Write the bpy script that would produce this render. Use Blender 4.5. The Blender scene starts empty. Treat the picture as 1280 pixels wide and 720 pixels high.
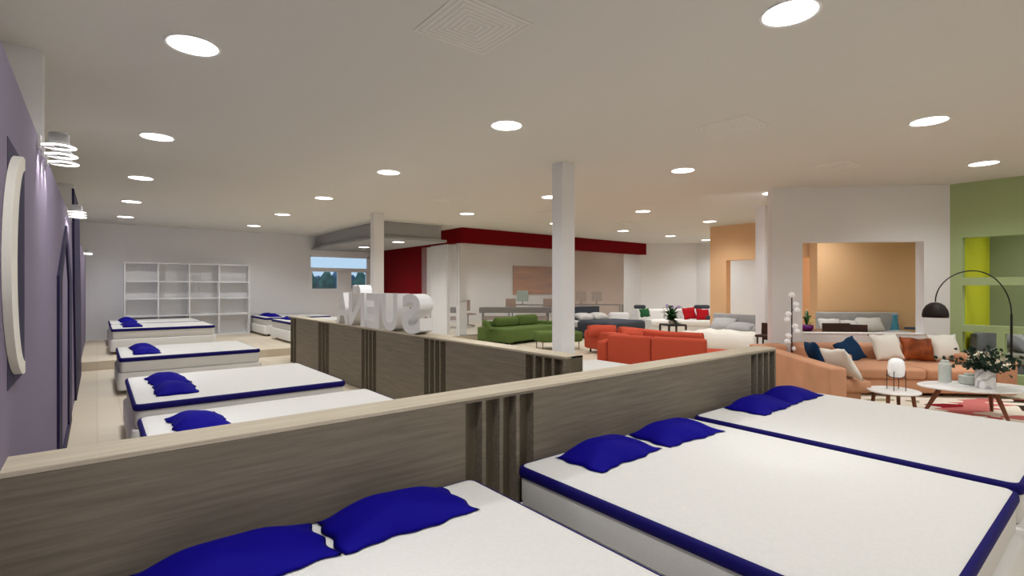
import bpy, bmesh, math, random
from mathutils import Vector, Matrix
random.seed(7)
SC = bpy.context.scene
COL = SC.collection
PI = math.pi
CE = 3.43          # ceiling height
PZ = 0.175         # height of the raised platform

# ------------------------------------------------------------------ materials
def lin(c):
    return tuple((x / 12.92 if x <= .04045 else ((x + .055) / 1.055) ** 2.4) for x in [v / 255 for v in c]) + (1,)

def mat(name, rgb, rough=.6, spec=.3, metal=0, noise=None, bump=None, emit=None, var=.06):
    m = bpy.data.materials.new(name); m.use_nodes = True
    nt = m.node_tree; b = nt.nodes['Principled BSDF']
    c = lin(rgb)
    b.inputs['Base Color'].default_value = c
    b.inputs['Roughness'].default_value = rough
    b.inputs['Specular IOR Level'].default_value = spec
    b.inputs['Metallic'].default_value = metal
    if noise or bump:
        tc = nt.nodes.new('ShaderNodeTexCoord')
        mp = nt.nodes.new('ShaderNodeMapping'); nt.links.new(tc.outputs['Object'], mp.inputs[0])
    if noise:
        mp.inputs['Scale'].default_value = noise
        n = nt.nodes.new('ShaderNodeTexNoise'); n.inputs['Scale'].default_value = 1; n.inputs['Detail'].default_value = 5
        nt.links.new(mp.outputs[0], n.inputs['Vector'])
        r = nt.nodes.new('ShaderNodeValToRGB')
        r.color_ramp.elements[0].position = .3; r.color_ramp.elements[1].position = .7
        r.color_ramp.elements[0].color = tuple(max(0, v * (1 - 2 * var)) for v in c[:3]) + (1,)
        r.color_ramp.elements[1].color = tuple(min(1, v * (1 + 2 * var)) for v in c[:3]) + (1,)
        nt.links.new(n.outputs['Fac'], r.inputs[0]); nt.links.new(r.outputs[0], b.inputs['Base Color'])
    if bump:
        n2 = nt.nodes.new('ShaderNodeTexNoise'); n2.inputs['Scale'].default_value = bump[0]; n2.inputs['Detail'].default_value = 3
        nt.links.new(tc.outputs['Object'], n2.inputs['Vector'])
        bp = nt.nodes.new('ShaderNodeBump'); bp.inputs['Strength'].default_value = bump[1]; bp.inputs['Distance'].default_value = .01
        nt.links.new(n2.outputs['Fac'], bp.inputs['Height']); nt.links.new(bp.outputs[0], b.inputs['Normal'])
    if emit:
        b.inputs['Emission Color'].default_value = lin(emit[0]); b.inputs['Emission Strength'].default_value = emit[1]
    return m

LIGHT = 6.0
BEAM = 165.0
M = {}
M['ceiling'] = mat('ceiling_paint', (220, 217, 210), .9, .1)
M['wall'] = mat('white_wall_paint', (234, 233, 233), .85, .15)
M['pillar'] = mat('pillar_paint', (236, 235, 236), .7, .2)
M['purple'] = mat('purple_paint', (132, 122, 144), .75, .2)
M['navy_panel'] = mat('dark_navy_paint', (36, 28, 68), .6, .25)
M['orange'] = mat('orange_paint', (233, 190, 146), .8, .15)
M['green'] = mat('green_paint', (170, 188, 138), .8, .15)
M['sage'] = mat('sage_paint', (158, 168, 138), .8, .15)
M['yellow'] = mat('acid_yellow_paint', (206, 208, 50), .8, .15)
M['red'] = mat('deep_red_paint', (118, 1, 9), .7, .1)
M['grey'] = mat('grey_soffit_paint', (166, 166, 166), .7, .2)
M['peach'] = mat('peach_paint', (224, 192, 168), .8, .15)
M['metal_white'] = mat('white_enamel', (238, 238, 238), .35, .4)
M['vent'] = mat('vent_enamel', (236, 233, 226), .6, .3)
M['fabric_white'] = mat('white_knit', (219, 217, 213), .9, .1, noise=(60, 60, 60), var=.012, bump=(220, .12))
M['base_white'] = mat('white_bed_base', (228, 226, 222), .85, .1, bump=(160, .1))
M['navy'] = mat('royal_blue_cotton', (9, 0, 128), .8, .12)
M['navy_trim'] = mat('royal_blue_piping', (14, 4, 94), .7, .2)
M['black'] = mat('black_metal', (26, 24, 24), .4, .4)
M['shade'] = mat('black_brown_lamp_enamel', (36, 28, 26), .6, .25)
M['terracotta'] = mat('orange_red_wool', (190, 82, 60), .9, .1, bump=(120, .12))
M['grass'] = mat('green_wool', (96, 116, 62), .9, .1, bump=(120, .12))
M['tan'] = mat('tan_leather', (206, 152, 118), .6, .25, noise=(2, 2, 2), var=.05, bump=(30, .08))
M['rust'] = mat('rust_leather', (160, 78, 30), .5, .3, noise=(9, 9, 9), var=.22, bump=(30, .1))
M['ink'] = mat('ink_blue_linen', (22, 54, 88), .85, .15, bump=(150, .1))
M['cream'] = mat('cream_linen', (236, 232, 222), .9, .1, bump=(150, .1))
M['greyfab'] = mat('grey_linen', (176, 174, 174), .9, .1, noise=(6, 6, 6), var=.03)
M['greylight'] = mat('pale_grey_linen', (208, 205, 202), .9, .1, noise=(6, 6, 6), var=.03)
M['charcoal'] = mat('charcoal_wool', (70, 74, 82), .9, .1)
M['greymid'] = mat('mid_grey_felt', (128, 128, 130), .9, .1)
M['stone'] = mat('grey_cotton', (196, 196, 198), .9, .1)
M['walnut'] = mat('walnut', (124, 74, 50), .5, .3, noise=(4, 4, 40), var=.12)
M['darkwood'] = mat('dark_brown_wood', (66, 42, 34), .5, .3, noise=(6, 6, 30), var=.12)
M['midwood'] = mat('mid_brown_wood', (124, 84, 60), .5, .3, noise=(30, 6, 6), var=.1)
M['opal'] = mat('opal_glass', (246, 246, 248), .25, .5, emit=((255, 252, 248), .12))
M['table_white'] = mat('white_lacquer', (244, 242, 240), .35, .4)
M['ceramic'] = mat('pale_grey_ceramic', (214, 220, 214), .5, .4)
M['green_leaf'] = mat('eucalyptus_leaf', (34, 58, 42), .6, .3)
M['petal'] = mat('cream_petal', (240, 230, 208), .8, .1)
M['leaf'] = mat('bright_leaf', (44, 92, 40), .6, .3)
M['lime'] = mat('lime_leaf', (170, 196, 60), .6, .3)
M['purple_pot'] = mat('purple_glaze', (104, 18, 112), .3, .5)
M['lilac'] = mat('lilac_petal', (172, 150, 196), .8, .1)
M['pink'] = mat('pink_petal', (190, 96, 108), .8, .1)
M['teal'] = mat('teal_glass', (64, 138, 164), .2, .5)
M['cushion_red'] = mat('cherry_cotton', (176, 24, 34), .85, .15)
M['cushion_green'] = mat('forest_cotton', (46, 100, 62), .85, .15)
M['white_leather'] = mat('white_leather', (232, 230, 228), .45, .35)
M['desk'] = mat('taupe_desk', (62, 54, 54), .6, .3)
M['desk_pink'] = mat('rose_table_reflection', (196, 164, 162), .6, .3)
M['monitor'] = mat('monitor_back', (150, 124, 104), .5, .3)
M['monitor_green'] = mat('grey_green_monitor', (130, 156, 142), .5, .3)
M['board'] = mat('copper_board', (166, 94, 40), .55, .3, noise=(.6, .6, 5), var=.22)
M['bluegrey'] = mat('slate_blue_fabric', (70, 84, 100), .9, .1)
M['bark'] = mat('bark', (70, 56, 44), .9, .1)
M['crown'] = mat('foliage', (66, 110, 104), .9, .1, noise=(1.2, 1.2, 1.2), var=.3)
M['crown_blue'] = mat('bluish_foliage', (70, 108, 134), .9, .1, noise=(1.2, 1.2, 1.2), var=.3)
M['lawn'] = mat('lawn', (70, 90, 70), .9, .1)
M['lamp'] = mat('lamp_diffuser', (255, 255, 255), .5, .2, emit=((255, 250, 244), LIGHT))
M['ring'] = mat('led_ring', (255, 255, 255), .5, .2, emit=((255, 250, 244), 1.6))

def wood(name, c0, c1, axis, rough=.55):
    m = bpy.data.materials.new(name); m.use_nodes = True; nt = m.node_tree; b = nt.nodes['Principled BSDF']
    tc = nt.nodes.new('ShaderNodeTexCoord'); mp = nt.nodes.new('ShaderNodeMapping')
    mp.inputs['Scale'].default_value = {'x': (1.2, 26, 26), 'y': (26, 1.2, 26), 'z': (26, 26, 1.2)}[axis]
    n = nt.nodes.new('ShaderNodeTexNoise'); n.inputs['Detail'].default_value = 8; n.inputs['Roughness'].default_value = .65; n.inputs['Scale'].default_value = 1.6
    r = nt.nodes.new('ShaderNodeValToRGB'); r.color_ramp.elements[0].position = .3; r.color_ramp.elements[1].position = .72
    r.color_ramp.elements[0].color = lin(c0); r.color_ramp.elements[1].color = lin(c1)
    nt.links.new(tc.outputs['Object'], mp.inputs[0]); nt.links.new(mp.outputs[0], n.inputs['Vector'])
    nt.links.new(n.outputs['Fac'], r.inputs[0]); nt.links.new(r.outputs[0], b.inputs['Base Color'])
    b.inputs['Roughness'].default_value = rough; b.inputs['Specular IOR Level'].default_value = .25
    return m
M['oak_x'] = wood('shaded_grey_oak_x', (110, 101, 87), (140, 130, 114), 'x')  # oak darkened in its colour for the shade on upright faces
M['oak_cap'] = wood('lit_oak_cap', (182, 170, 148), (208, 197, 176), 'x')  # same oak made paler for the light falling on the cap
M['oak_y'] = wood('grey_oak_along_y', (150, 136, 114), (188, 174, 150), 'y')
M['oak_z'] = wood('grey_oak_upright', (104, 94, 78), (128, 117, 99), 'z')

def planks():
    m = bpy.data.materials.new('pale_floor_boards'); m.use_nodes = True; nt = m.node_tree; b = nt.nodes['Principled BSDF']
    tc = nt.nodes.new('ShaderNodeTexCoord'); mp = nt.nodes.new('ShaderNodeMapping'); mp.inputs['Rotation'].default_value = (0, 0, PI / 2)
    br = nt.nodes.new('ShaderNodeTexBrick')
    br.inputs['Scale'].default_value = 1; br.inputs['Brick Width'].default_value = 1.6; br.inputs['Row Height'].default_value = .24
    br.inputs['Mortar Size'].default_value = .003; br.inputs['Color1'].default_value = lin((214, 202, 182)); br.inputs['Color2'].default_value = lin((207, 194, 172))
    br.inputs['Mortar'].default_value = lin((190, 172, 146))
    nt.links.new(tc.outputs['Object'], mp.inputs[0]); nt.links.new(mp.outputs[0], br.inputs['Vector'])
    nt.links.new(br.outputs['Color'], b.inputs['Base Color'])
    b.inputs['Roughness'].default_value = .5; b.inputs['Specular IOR Level'].default_value = .3
    return m
M['floor'] = planks()

def glass_pane(name, haze, tint=(228, 226, 224)):
    m = bpy.data.materials.new(name); m.use_nodes = True; nt = m.node_tree; nt.nodes.clear()
    out = nt.nodes.new('ShaderNodeOutputMaterial'); tr = nt.nodes.new('ShaderNodeBsdfTransparent')
    df = nt.nodes.new('ShaderNodeBsdfPrincipled'); df.inputs['Base Color'].default_value = lin(tint); df.inputs['Roughness'].default_value = .12
    mx = nt.nodes.new('ShaderNodeMixShader'); mx.inputs[0].default_value = haze
    nt.links.new(tr.outputs[0], mx.inputs[1]); nt.links.new(df.outputs[0], mx.inputs[2]); nt.links.new(mx.outputs[0], out.inputs[0])
    return m
M['haze_glass'] = glass_pane('misted_glass', .17)
M['clear_glass'] = glass_pane('window_glass', .06)

def marble():
    m = bpy.data.materials.new('white_marble'); m.use_nodes = True; nt = m.node_tree; b = nt.nodes['Principled BSDF']
    tc = nt.nodes.new('ShaderNodeTexCoord'); w = nt.nodes.new('ShaderNodeTexWave'); w.inputs['Scale'].default_value = 5
    w.inputs['Distortion'].default_value = 7; w.bands_direction = 'DIAGONAL'
    r = nt.nodes.new('ShaderNodeValToRGB'); r.color_ramp.elements[0].color = lin((190, 188, 192)); r.color_ramp.elements[1].color = lin((240, 238, 238)); r.color_ramp.elements[1].position = .35
    nt.links.new(tc.outputs['Object'], w.inputs['Vector']); nt.links.new(w.outputs['Fac'], r.inputs[0]); nt.links.new(r.outputs[0], b.inputs['Base Color'])
    b.inputs['Roughness'].default_value = .3
    return m
M['marble'] = marble()

def rug_mat():
    m = bpy.data.materials.new('patterned_wool_rug'); m.use_nodes = True; nt = m.node_tree; b = nt.nodes['Principled BSDF']
    tc = nt.nodes.new('ShaderNodeTexCoord'); mp = nt.nodes.new('ShaderNodeMapping'); mp.inputs['Scale'].default_value = (1.1, 2.2, 1)
    mp.inputs['Rotation'].default_value = (0, 0, .3)
    v = nt.nodes.new('ShaderNodeTexVoronoi'); v.inputs['Scale'].default_value = 1.9; v.distance = 'MANHATTAN'
    r = nt.nodes.new('ShaderNodeValToRGB'); r.color_ramp.interpolation = 'CONSTANT'
    e = r.color_ramp.elements
    e[0].color = lin((140, 28, 38)); e[0].position = 0
    e[1].color = lin((206, 120, 116)); e[1].position = .09
    for p, c in ((.29, (60, 46, 34)), (.33, (232, 222, 206)), (.68, (170, 160, 132)), (.73, (236, 228, 214))):
        x = e.new(p); x.color = lin(c)
    nt.links.new(tc.outputs['Object'], mp.inputs[0]); nt.links.new(mp.outputs[0], v.inputs['Vector'])
    nt.links.new(v.outputs['Color'], r.inputs[0]); nt.links.new(r.outputs[0], b.inputs['Base Color'])
    b.inputs['Roughness'].default_value = .95; b.inputs['Specular IOR Level'].default_value = .05
    return m
M['rug'] = rug_mat()

def stripes():
    m = bpy.data.materials.new('striped_blanket'); m.use_nodes = True; nt = m.node_tree; b = nt.nodes['Principled BSDF']
    tc = nt.nodes.new('ShaderNodeTexCoord'); w = nt.nodes.new('ShaderNodeTexWave'); w.inputs['Scale'].default_value = 1.3; w.bands_direction = 'X'
    r = nt.nodes.new('ShaderNodeValToRGB'); r.color_ramp.interpolation = 'CONSTANT'
    r.color_ramp.elements[0].color = lin((88, 88, 92)); r.color_ramp.elements[1].color = lin((214, 212, 208)); r.color_ramp.elements[1].position = .55
    nt.links.new(tc.outputs['Object'], w.inputs['Vector']); nt.links.new(w.outputs['Fac'], r.inputs[0]); nt.links.new(r.outputs[0], b.inputs['Base Color'])
    b.inputs['Roughness'].default_value = .9
    return m
M['stripes'] = stripes()

# ------------------------------------------------------------------ mesh helpers
class MB:
    def __init__(s): s.bm = bmesh.new()
    def box(s, a, b, bev=0, seg=2, mtx=None):
        r = bmesh.ops.create_cube(s.bm, size=1); vs = r['verts']
        c = [(a[i] + b[i]) / 2 for i in range(3)]; d = [abs(b[i] - a[i]) for i in range(3)]
        for v in vs: v.co = Vector([c[i] + v.co[i] * d[i] for i in range(3)])
        if bev:
            es = list({e for v in vs for e in v.link_edges})
            q = bmesh.ops.bevel(s.bm, geom=es, offset=min(bev, min(d) * .49), segments=seg, profile=.5, affect='EDGES')
            vs = list({v for f in q['faces'] for v in f.verts} | {v for v in vs if v.is_valid})
        if mtx:
            for v in vs: v.co = mtx @ v.co
        return s
    def tube(s, pts, r, n=8, cap=True):
        pts = [Vector(p) for p in pts]; rings = []
        up = None
        for i, p in enumerate(pts):
            t = (pts[min(i + 1, len(pts) - 1)] - pts[max(i - 1, 0)]).normalized()
            if up is None:
                up = Vector((0, 0, 1)) if abs(t.z) < .9 else Vector((1, 0, 0))
            a = t.cross(up)
            if a.length < 1e-4: a = t.cross(Vector((0, 1, 0)))
            a.normalize(); b = t.cross(a).normalized(); up = -b if (-b).dot(up) > 0 else b
            rr = r[i] if isinstance(r, (list, tuple)) else r
            rings.append([s.bm.verts.new(p + (a * math.cos(2 * PI * k / n) + b * math.sin(2 * PI * k / n)) * rr) for k in range(n)])
        for i in range(len(rings) - 1):
            for k in range(n): s.bm.faces.new((rings[i][k], rings[i][(k + 1) % n], rings[i + 1][(k + 1) % n], rings[i + 1][k]))
        if cap:
            s.bm.faces.new(rings[0][::-1]); s.bm.faces.new(rings[-1])
        return s
    def loft(s, loops, cap0=True, cap1=True, closed=False):
        R = [[s.bm.verts.new(Vector(p)) for p in L] for L in loops]; n = len(R[0])
        m = len(R)
        for i in range(m if closed else m - 1):
            A, B = R[i], R[(i + 1) % m]
            for k in range(n): s.bm.faces.new((A[k], A[(k + 1) % n], B[(k + 1) % n], B[k]))
        if not closed:
            if cap0: s.bm.faces.new(R[0][::-1])
            if cap1: s.bm.faces.new(R[-1])
        return s
    def lathe(s, prof, c=(0, 0, 0), n=24, sx=1, sy=1, cap0=True, cap1=True):
        return s.loft([[(c[0] + r * sx * math.cos(2 * PI * k / n), c[1] + r * sy * math.sin(2 * PI * k / n), c[2] + z) for k in range(n)] for r, z in prof], cap0, cap1)
    def prism(s, poly, lo, hi, ax='x'):
        def P(u, v, w): return {'x': (w, u, v), 'y': (u, w, v), 'z': (u, v, w)}[ax]
        return s.loft([[P(u, v, lo) for u, v in poly], [P(u, v, hi) for u, v in poly]])
    def ball(s, c, r, n=12, sz=1):
        prof = [(max(1e-4, r * math.sin(PI * i / n)), -r * sz * math.cos(PI * i / n)) for i in range(n + 1)]
        return s.lathe(prof, c, n + 4)
    def cushion(s, w, h, t, n=14, pinch=.07, mtx=None, flat=False, seed=0):
        rnd = random.Random(seed); ph = [rnd.uniform(0, 6.28) for _ in range(6)]
        top, bot = [], []
        for j in range(n + 1):
            A, B = [], []
            for i in range(n + 1):
                u = -1 + 2 * i / n; v = -1 + 2 * j / n
                x = u * w / 2 * (1 - pinch * (1 - v * v) * abs(u)); y = v * h / 2 * (1 - pinch * (1 - u * u) * abs(v))
                x += .008 * math.sin(5 * v + ph[0]) * abs(u); y += .008 * math.sin(6 * u + ph[1]) * abs(v)
                q = max(0, (1 - abs(u) ** 2.4) * (1 - abs(v) ** 2.4)) ** .55
                z = t / 2 * q * (1 + .07 * math.sin(3 * u + ph[2]) + .07 * math.sin(4 * v + ph[3]))
                edge = i in (0, n) or j in (0, n)
                p = Vector((x, y, z + (t * .04 if flat else 0))); q2 = Vector((x, y, 0 if flat else -z))
                if mtx: p = mtx @ p; q2 = mtx @ q2
                va = s.bm.verts.new(p); A.append(va); B.append(va if edge else s.bm.verts.new(q2))
            top.append(A); bot.append(B)
        for j in range(n):
            for i in range(n):
                s.bm.faces.new((top[j][i], top[j][i + 1], top[j + 1][i + 1], top[j + 1][i]))
                f = (bot[j][i], bot[j + 1][i], bot[j + 1][i + 1], bot[j][i + 1])
                try: s.bm.faces.new(f)
                except ValueError: pass
        return s
    def build(s, name, m, parent=None, smooth=False, loc=None, rotz=0):
        bmesh.ops.recalc_face_normals(s.bm, faces=s.bm.faces)
        me = bpy.data.meshes.new(name); s.bm.to_mesh(me); s.bm.free()
        me.materials.append(M[m] if isinstance(m, str) else m)
        if smooth:
            me.shade_smooth()
            if smooth != 'all': me.set_sharp_from_angle(angle=math.radians(40))
        o = bpy.data.objects.new(name, me); COL.objects.link(o)
        if parent: o.parent = parent
        if loc: o.location = loc
        if rotz: o.rotation_euler = (0, 0, rotz)
        return o

def tag(o, label, cat=None, group=None, kind=None):
    o['label'] = label
    if cat: o['category'] = cat
    if group: o['group'] = group
    if kind: o['kind'] = kind
    return o
def thing(name, label, cat, loc=(0, 0, 0), rotz=0, group=None):
    o = bpy.data.objects.new(name, None); COL.objects.link(o); o.empty_display_size = .1
    o.location = loc; o.rotation_euler = (0, 0, rotz)
    return tag(o, label, cat, group)
def struct(name, mb, m, label, cat='structure', parent=None, smooth=False, **k):
    o = mb.build(name, m, parent, smooth, **k)
    if not parent: tag(o, label, cat, None, 'structure')
    return o
def copy_tree(o, parent=None):
    c = o.copy(); COL.objects.link(c)
    if parent: c.parent = parent
    for ch in o.children: copy_tree(ch, c)
    return c
def rrect(w, d, r, n=5, cx=0, cy=0, z=0):
    r = max(.002, min(r, w / 2 - .001, d / 2 - .001)); P = []
    for (sx, sy, a0) in ((1, 1, 0), (-1, 1, PI / 2), (-1, -1, PI), (1, -1, 1.5 * PI)):
        for k in range(n + 1):
            a = a0 + PI / 2 * k / n
            P.append((cx + sx * (w / 2 - r) + r * math.cos(a), cy + sy * (d / 2 - r) + r * math.sin(a), z))
    return P
S2 = math.sqrt(.5)
def DG(lx, ly, z=0):       # frame of the diagonal wall: lx along it to the right, ly into it
    return (9.5 + S2 * (lx + ly), 4.24 + S2 * (ly - lx), z)
DR = -PI / 4

# ------------------------------------------------------------------ the setting
XW, YB = -.6, 18.3
m = MB(); m.box((XW - .2, -3.7, -.2), (19.2, 18.5, 0)); struct('floor', m, 'floor', 'pale beige board floor of the showroom', 'floor')
m = MB(); m.box((XW, 12.97, 0), (19, YB, PZ)); struct('floor_platform', m, 'floor', 'raised step of pale boards at the far end of the room', 'floor')
m = MB(); m.box((XW - .2, -3.7, CE), (19.2, 18.5, CE + .2)); struct('ceiling', m, 'ceiling', 'plain warm white ceiling with round lights', 'ceiling')
m = MB(); m.box((XW - .2, -3.7, 0), (XW, 18.5, CE)); struct('wall_left', m, 'wall', 'white wall standing behind the purple panels', 'wall')
m = MB(); m.box((XW - .2, -3.7, 0), (19.2, -3.5, CE)); struct('wall_front', m, 'wall', 'white wall behind the viewpoint', 'wall')
# back wall with window opening
m = MB()
m.box((XW, YB, 0), (5.72, YB + .2, CE)); m.box((7.94, YB, 0), (19.2, YB + .2, CE))
m.box((5.72, YB, 0), (7.94, YB + .2, 1.60)); m.box((5.72, YB, 2.78), (7.94, YB + .2, CE))
struct('wall_back', m, 'wall', 'pale grey-white wall behind the open shelf unit', 'wall')
# window
m = MB()
m.box((5.72, YB + .02, 1.60), (5.84, YB + .12, 2.22)); m.box((6.74, YB + .02, 1.60), (7.25, YB + .12, 2.22)); m.box((7.82, YB + .02, 1.60), (7.94, YB + .12, 2.22))
m.box((5.72, YB + .02, 2.2), (7.94, YB + .12, 2.34)); m.box((5.72, YB + .02, 2.34), (5.79, YB + .12, 2.78)); m.box((7.86, YB + .02, 2.34), (7.94, YB + .12, 2.78)); m.box((5.72, YB + .02, 2.72), (7.94, YB + .12, 2.78))
win = struct('window_1', m, 'metal_white', 'white framed window with three panes looking out to trees', 'window')
for (a, b, c, d) in ((5.84, 6.74, 1.6, 2.2), (7.25, 7.82, 1.6, 2.2), (5.79, 7.86, 2.34, 2.72)):
    g = MB(); g.box((a, YB + .06, c), (b, YB + .07, d)); g.build('pane', 'clear_glass', win)
# far white wall, square to the viewing direction
ca, sa = math.cos(math.radians(39)), math.sin(math.radians(39))
def CV(X, Z, z=0): return (ca * X + sa * Z, ca * Z - sa * X, z)
m = MB(); a = CV(4.6, 20.9); b = CV(11.5, 20.9)
dx, dy = sa * .2, ca * .2
m.prism([(a[0], a[1]), (b[0], b[1]), (b[0] + dx, b[1] + dy), (a[0] + dx, a[1] + dy)], 0, CE, 'z')
struct('wall_far', m, 'wall', 'far white wall behind the curved white sofa', 'wall')
m = MB(); m.box((19, -3.5, 0), (19.2, 18.5, CE)); struct('wall_end', m, 'wall', 'outer wall at the far right of the hall', 'wall')
m = MB(); m.box((18.2, 13.05, PZ), (18.35, YB, CE)); struct('wall_office', m, 'peach', 'peach wall at the end of the glass office', 'wall')
# pillars
def pillar(x, y, z0, label):
    m = MB(); m.box((x, y, z0), (x + .255, y + .205, CE)); struct('pillar', m, 'pillar', label, 'pillar')
pillar(5.165, 5.24, 0, 'white square pillar nearest, standing at the end of the letter partition')
pillar(5.165, 11.65, 0, 'white square pillar further back beside the grey soffit')
pillar(11.38, 5.24, 0, 'white square pillar beside the diagonal white wall')
pillar(-.58, 5.29, 0, 'white pier at the left rising above the purple panel')
pillar(-.57, 11.75, 0, 'white pier further back above the purple panel')
pillar(8.5, 13.0, PZ, 'white corner pillar behind the glass of the office')
# diagonal wall with opening
T = .22
m = MB()
m.box((0, 0, 0), (.518, T, CE)); m.box((2.547, 0, 0), (3.0, T, CE)); m.box((.518, 0, 2.445), (2.547, T, CE)); m.box((.518, 0, 0), (2.547, T, .80))
struct('wall_right', m, 'wall', 'diagonal white wall with a wide opening above a half wall', 'wall', loc=DG(0, 0), rotz=DR)
m = MB(); m.box((.518, -.012, .80), (2.62, T + .012, .815)); struct('trim_1', m, 'metal_white', 'thin white sill on the half wall of the opening', 'trim', loc=DG(0, 0), rotz=DR)
# bed alcove behind it
m = MB(); m.box((2.39, 3.5, 0), (6.2, 3.9, CE)); struct('wall_alcove', m, 'orange', 'orange wall behind the bed in the alcove', 'wall', loc=DG(0, 0), rotz=DR)
m = MB(); m.box((1.9, 5.4, 0), (4.6, 5.6, CE)); struct('wall_beyond', m, 'orange', 'second orange wall seen past the alcove wall end', 'wall', loc=DG(0, 0), rotz=DR)
# orange wall with opening
m = MB()
m.box((14.15, 7.62, 0), (14.4, 8.12, CE)); m.box((14.15, 5.3, 2.42), (14.4, 7.62, CE)); m.box((14.15, 5.1, 0), (14.4, 5.3, CE))
struct('wall_orange', m, 'orange', 'orange wall with a square opening onto a white room', 'wall')
# green wall with openings
X0, X1 = 11.6, 11.78
m = MB()
m.box((X0, -3.5, 2.487), (X1, 2.14, CE)); m.box((X0, 1.975, 0), (X1, 2.14, 2.487))
m.box((X0, -3.5, 1.665), (X1, 1.975, 1.80)); m.box((X0, -3.5, .87), (X1, 1.975, .985)); m.box((X0, -3.5, 0), (X1, 1.975, .20))
m.box((X0, 1.44, .20), (X1, 1.545, .87))
struct('wall_green', m, 'green', 'green wall with stacked openings at the right', 'wall')
m = MB(); m.box((X1, 1.965, 0), (14.0, 2.06, CE)); struct('wall_yellow', m, 'yellow', 'acid yellow side wall seen through the green openings', 'wall')
m = MB(); m.box((14.0, -3.5, 0), (14.15, 2.06, CE)); struct('wall_sage', m, 'sage', 'sage green wall at the back of the green room', 'wall')

# purple wall panels
m = MB(); m.box((-.32, -2.5, 0), (-.255, 8.55, 2.46)); m.box((-.32, 8.55, 0), (-.255, 12.97, 2.46))
struct('wall_purple', m, 'purple', 'long purple wall panel lower than the ceiling', 'wall')
m = MB(); m.box((-.32, 12.98, PZ), (-.255, YB - .01, 2.46)); struct('wall_purple_platform', m, 'purple', 'purple wall panel standing on the raised step', 'wall')

# ------------------------------------------------------------------ soffits, glass office
m = MB(); m.box((5.93, 12.93, 3.02), (7.80, YB - .01, CE)); m.box((5.80, 12.82, 2.95), (7.93, YB - .01, 3.02))
struct('beam_grey', m, 'grey', 'grey dropped soffit with a projecting bottom ledge', 'beam')
m = MB(); m.box((8.45, 12.79, 2.975), (18.15, 12.99, CE)); m.box((8.45, 12.99, 2.975), (8.65, 15.25, CE)); m.box((8.45, 15.25, PZ), (8.65, YB - .01, CE))
struct('beam_red', m, 'red', 'deep red fascia and red end wall around the glass office', 'beam')
gl = thing('wall_glass_front', 'long misted glass front below the red fascia', 'glass wall', (8.45, 12.85, PZ))
g = MB(); g.box((.0, .10, 0), (9.7, .115, 2.8)); g.build('pane', 'haze_glass', gl)
g = MB(); g.box((.0, .10, 0), (9.7, .13, .03)); g.box((0, .10, 1.05), (.33, .13, 1.075)); g.build('rail', 'metal_white', gl)
gl['kind'] = 'structure'
gs = thing('wall_glass_side', 'misted glass side of the office between red wall and white corner pillar', 'glass wall', (8.41, 12.99, PZ))
gs['kind'] = 'structure'
g = MB(); g.box((.04, .05, 0), (.055, .60, 2.8)); g.build('pane', 'haze_glass', gs)
g = MB(); g.box((.04, 1.58, 0), (.055, 2.26, 2.8)); g.build('pane', 'haze_glass', gs)
g = MB(); g.box((.0, .60, 0), (.12, 1.58, 2.8)); g.build('door_panel', 'wall', gs)

# ------------------------------------------------------------------ ceiling lights and vents
GX = [.555, 3.54, 7.0, 10.0, 12.94, 15.5, 17.82]; GY = [-1.5, 1.467, 4.467, 7.44, 10.385, 13.35, 16.3]
def downlight_src():
    t = thing('ceiling_light', 'x', 'ceiling light')
    a = MB(); a.lathe([(.165, -.006), (.182, -.010), (.186, 0), (.165, .0)], n=32, cap0=False, cap1=False); a.build('trim_ring', 'metal_white', t, True)
    a = MB(); a.lathe([(.166, -.004), (.166, -.001)], n=32); a.build('diffuser', 'lamp', t)
    ld = bpy.data.lights.new('downlight_beam', 'SPOT'); ld.energy = BEAM; ld.color = (.985, .995, 1); ld.spot_size = math.radians(150); ld.spot_blend = 1; ld.shadow_soft_size = .15
    lo = bpy.data.objects.new('downlight_beam', ld); COL.objects.link(lo); lo.parent = t; lo.location = (0, 0, -.02)
    return t
LBL = {}
rowname = ['first row from the left', 'second row from the left', 'third row from the left', 'fourth row from the left', 'fifth row from the left', 'sixth row from the left', 'last row to the right']
depth = ['behind the viewpoint', 'nearest', 'second nearest', 'third nearest', 'fourth nearest', 'fifth nearest', 'farthest']
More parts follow.
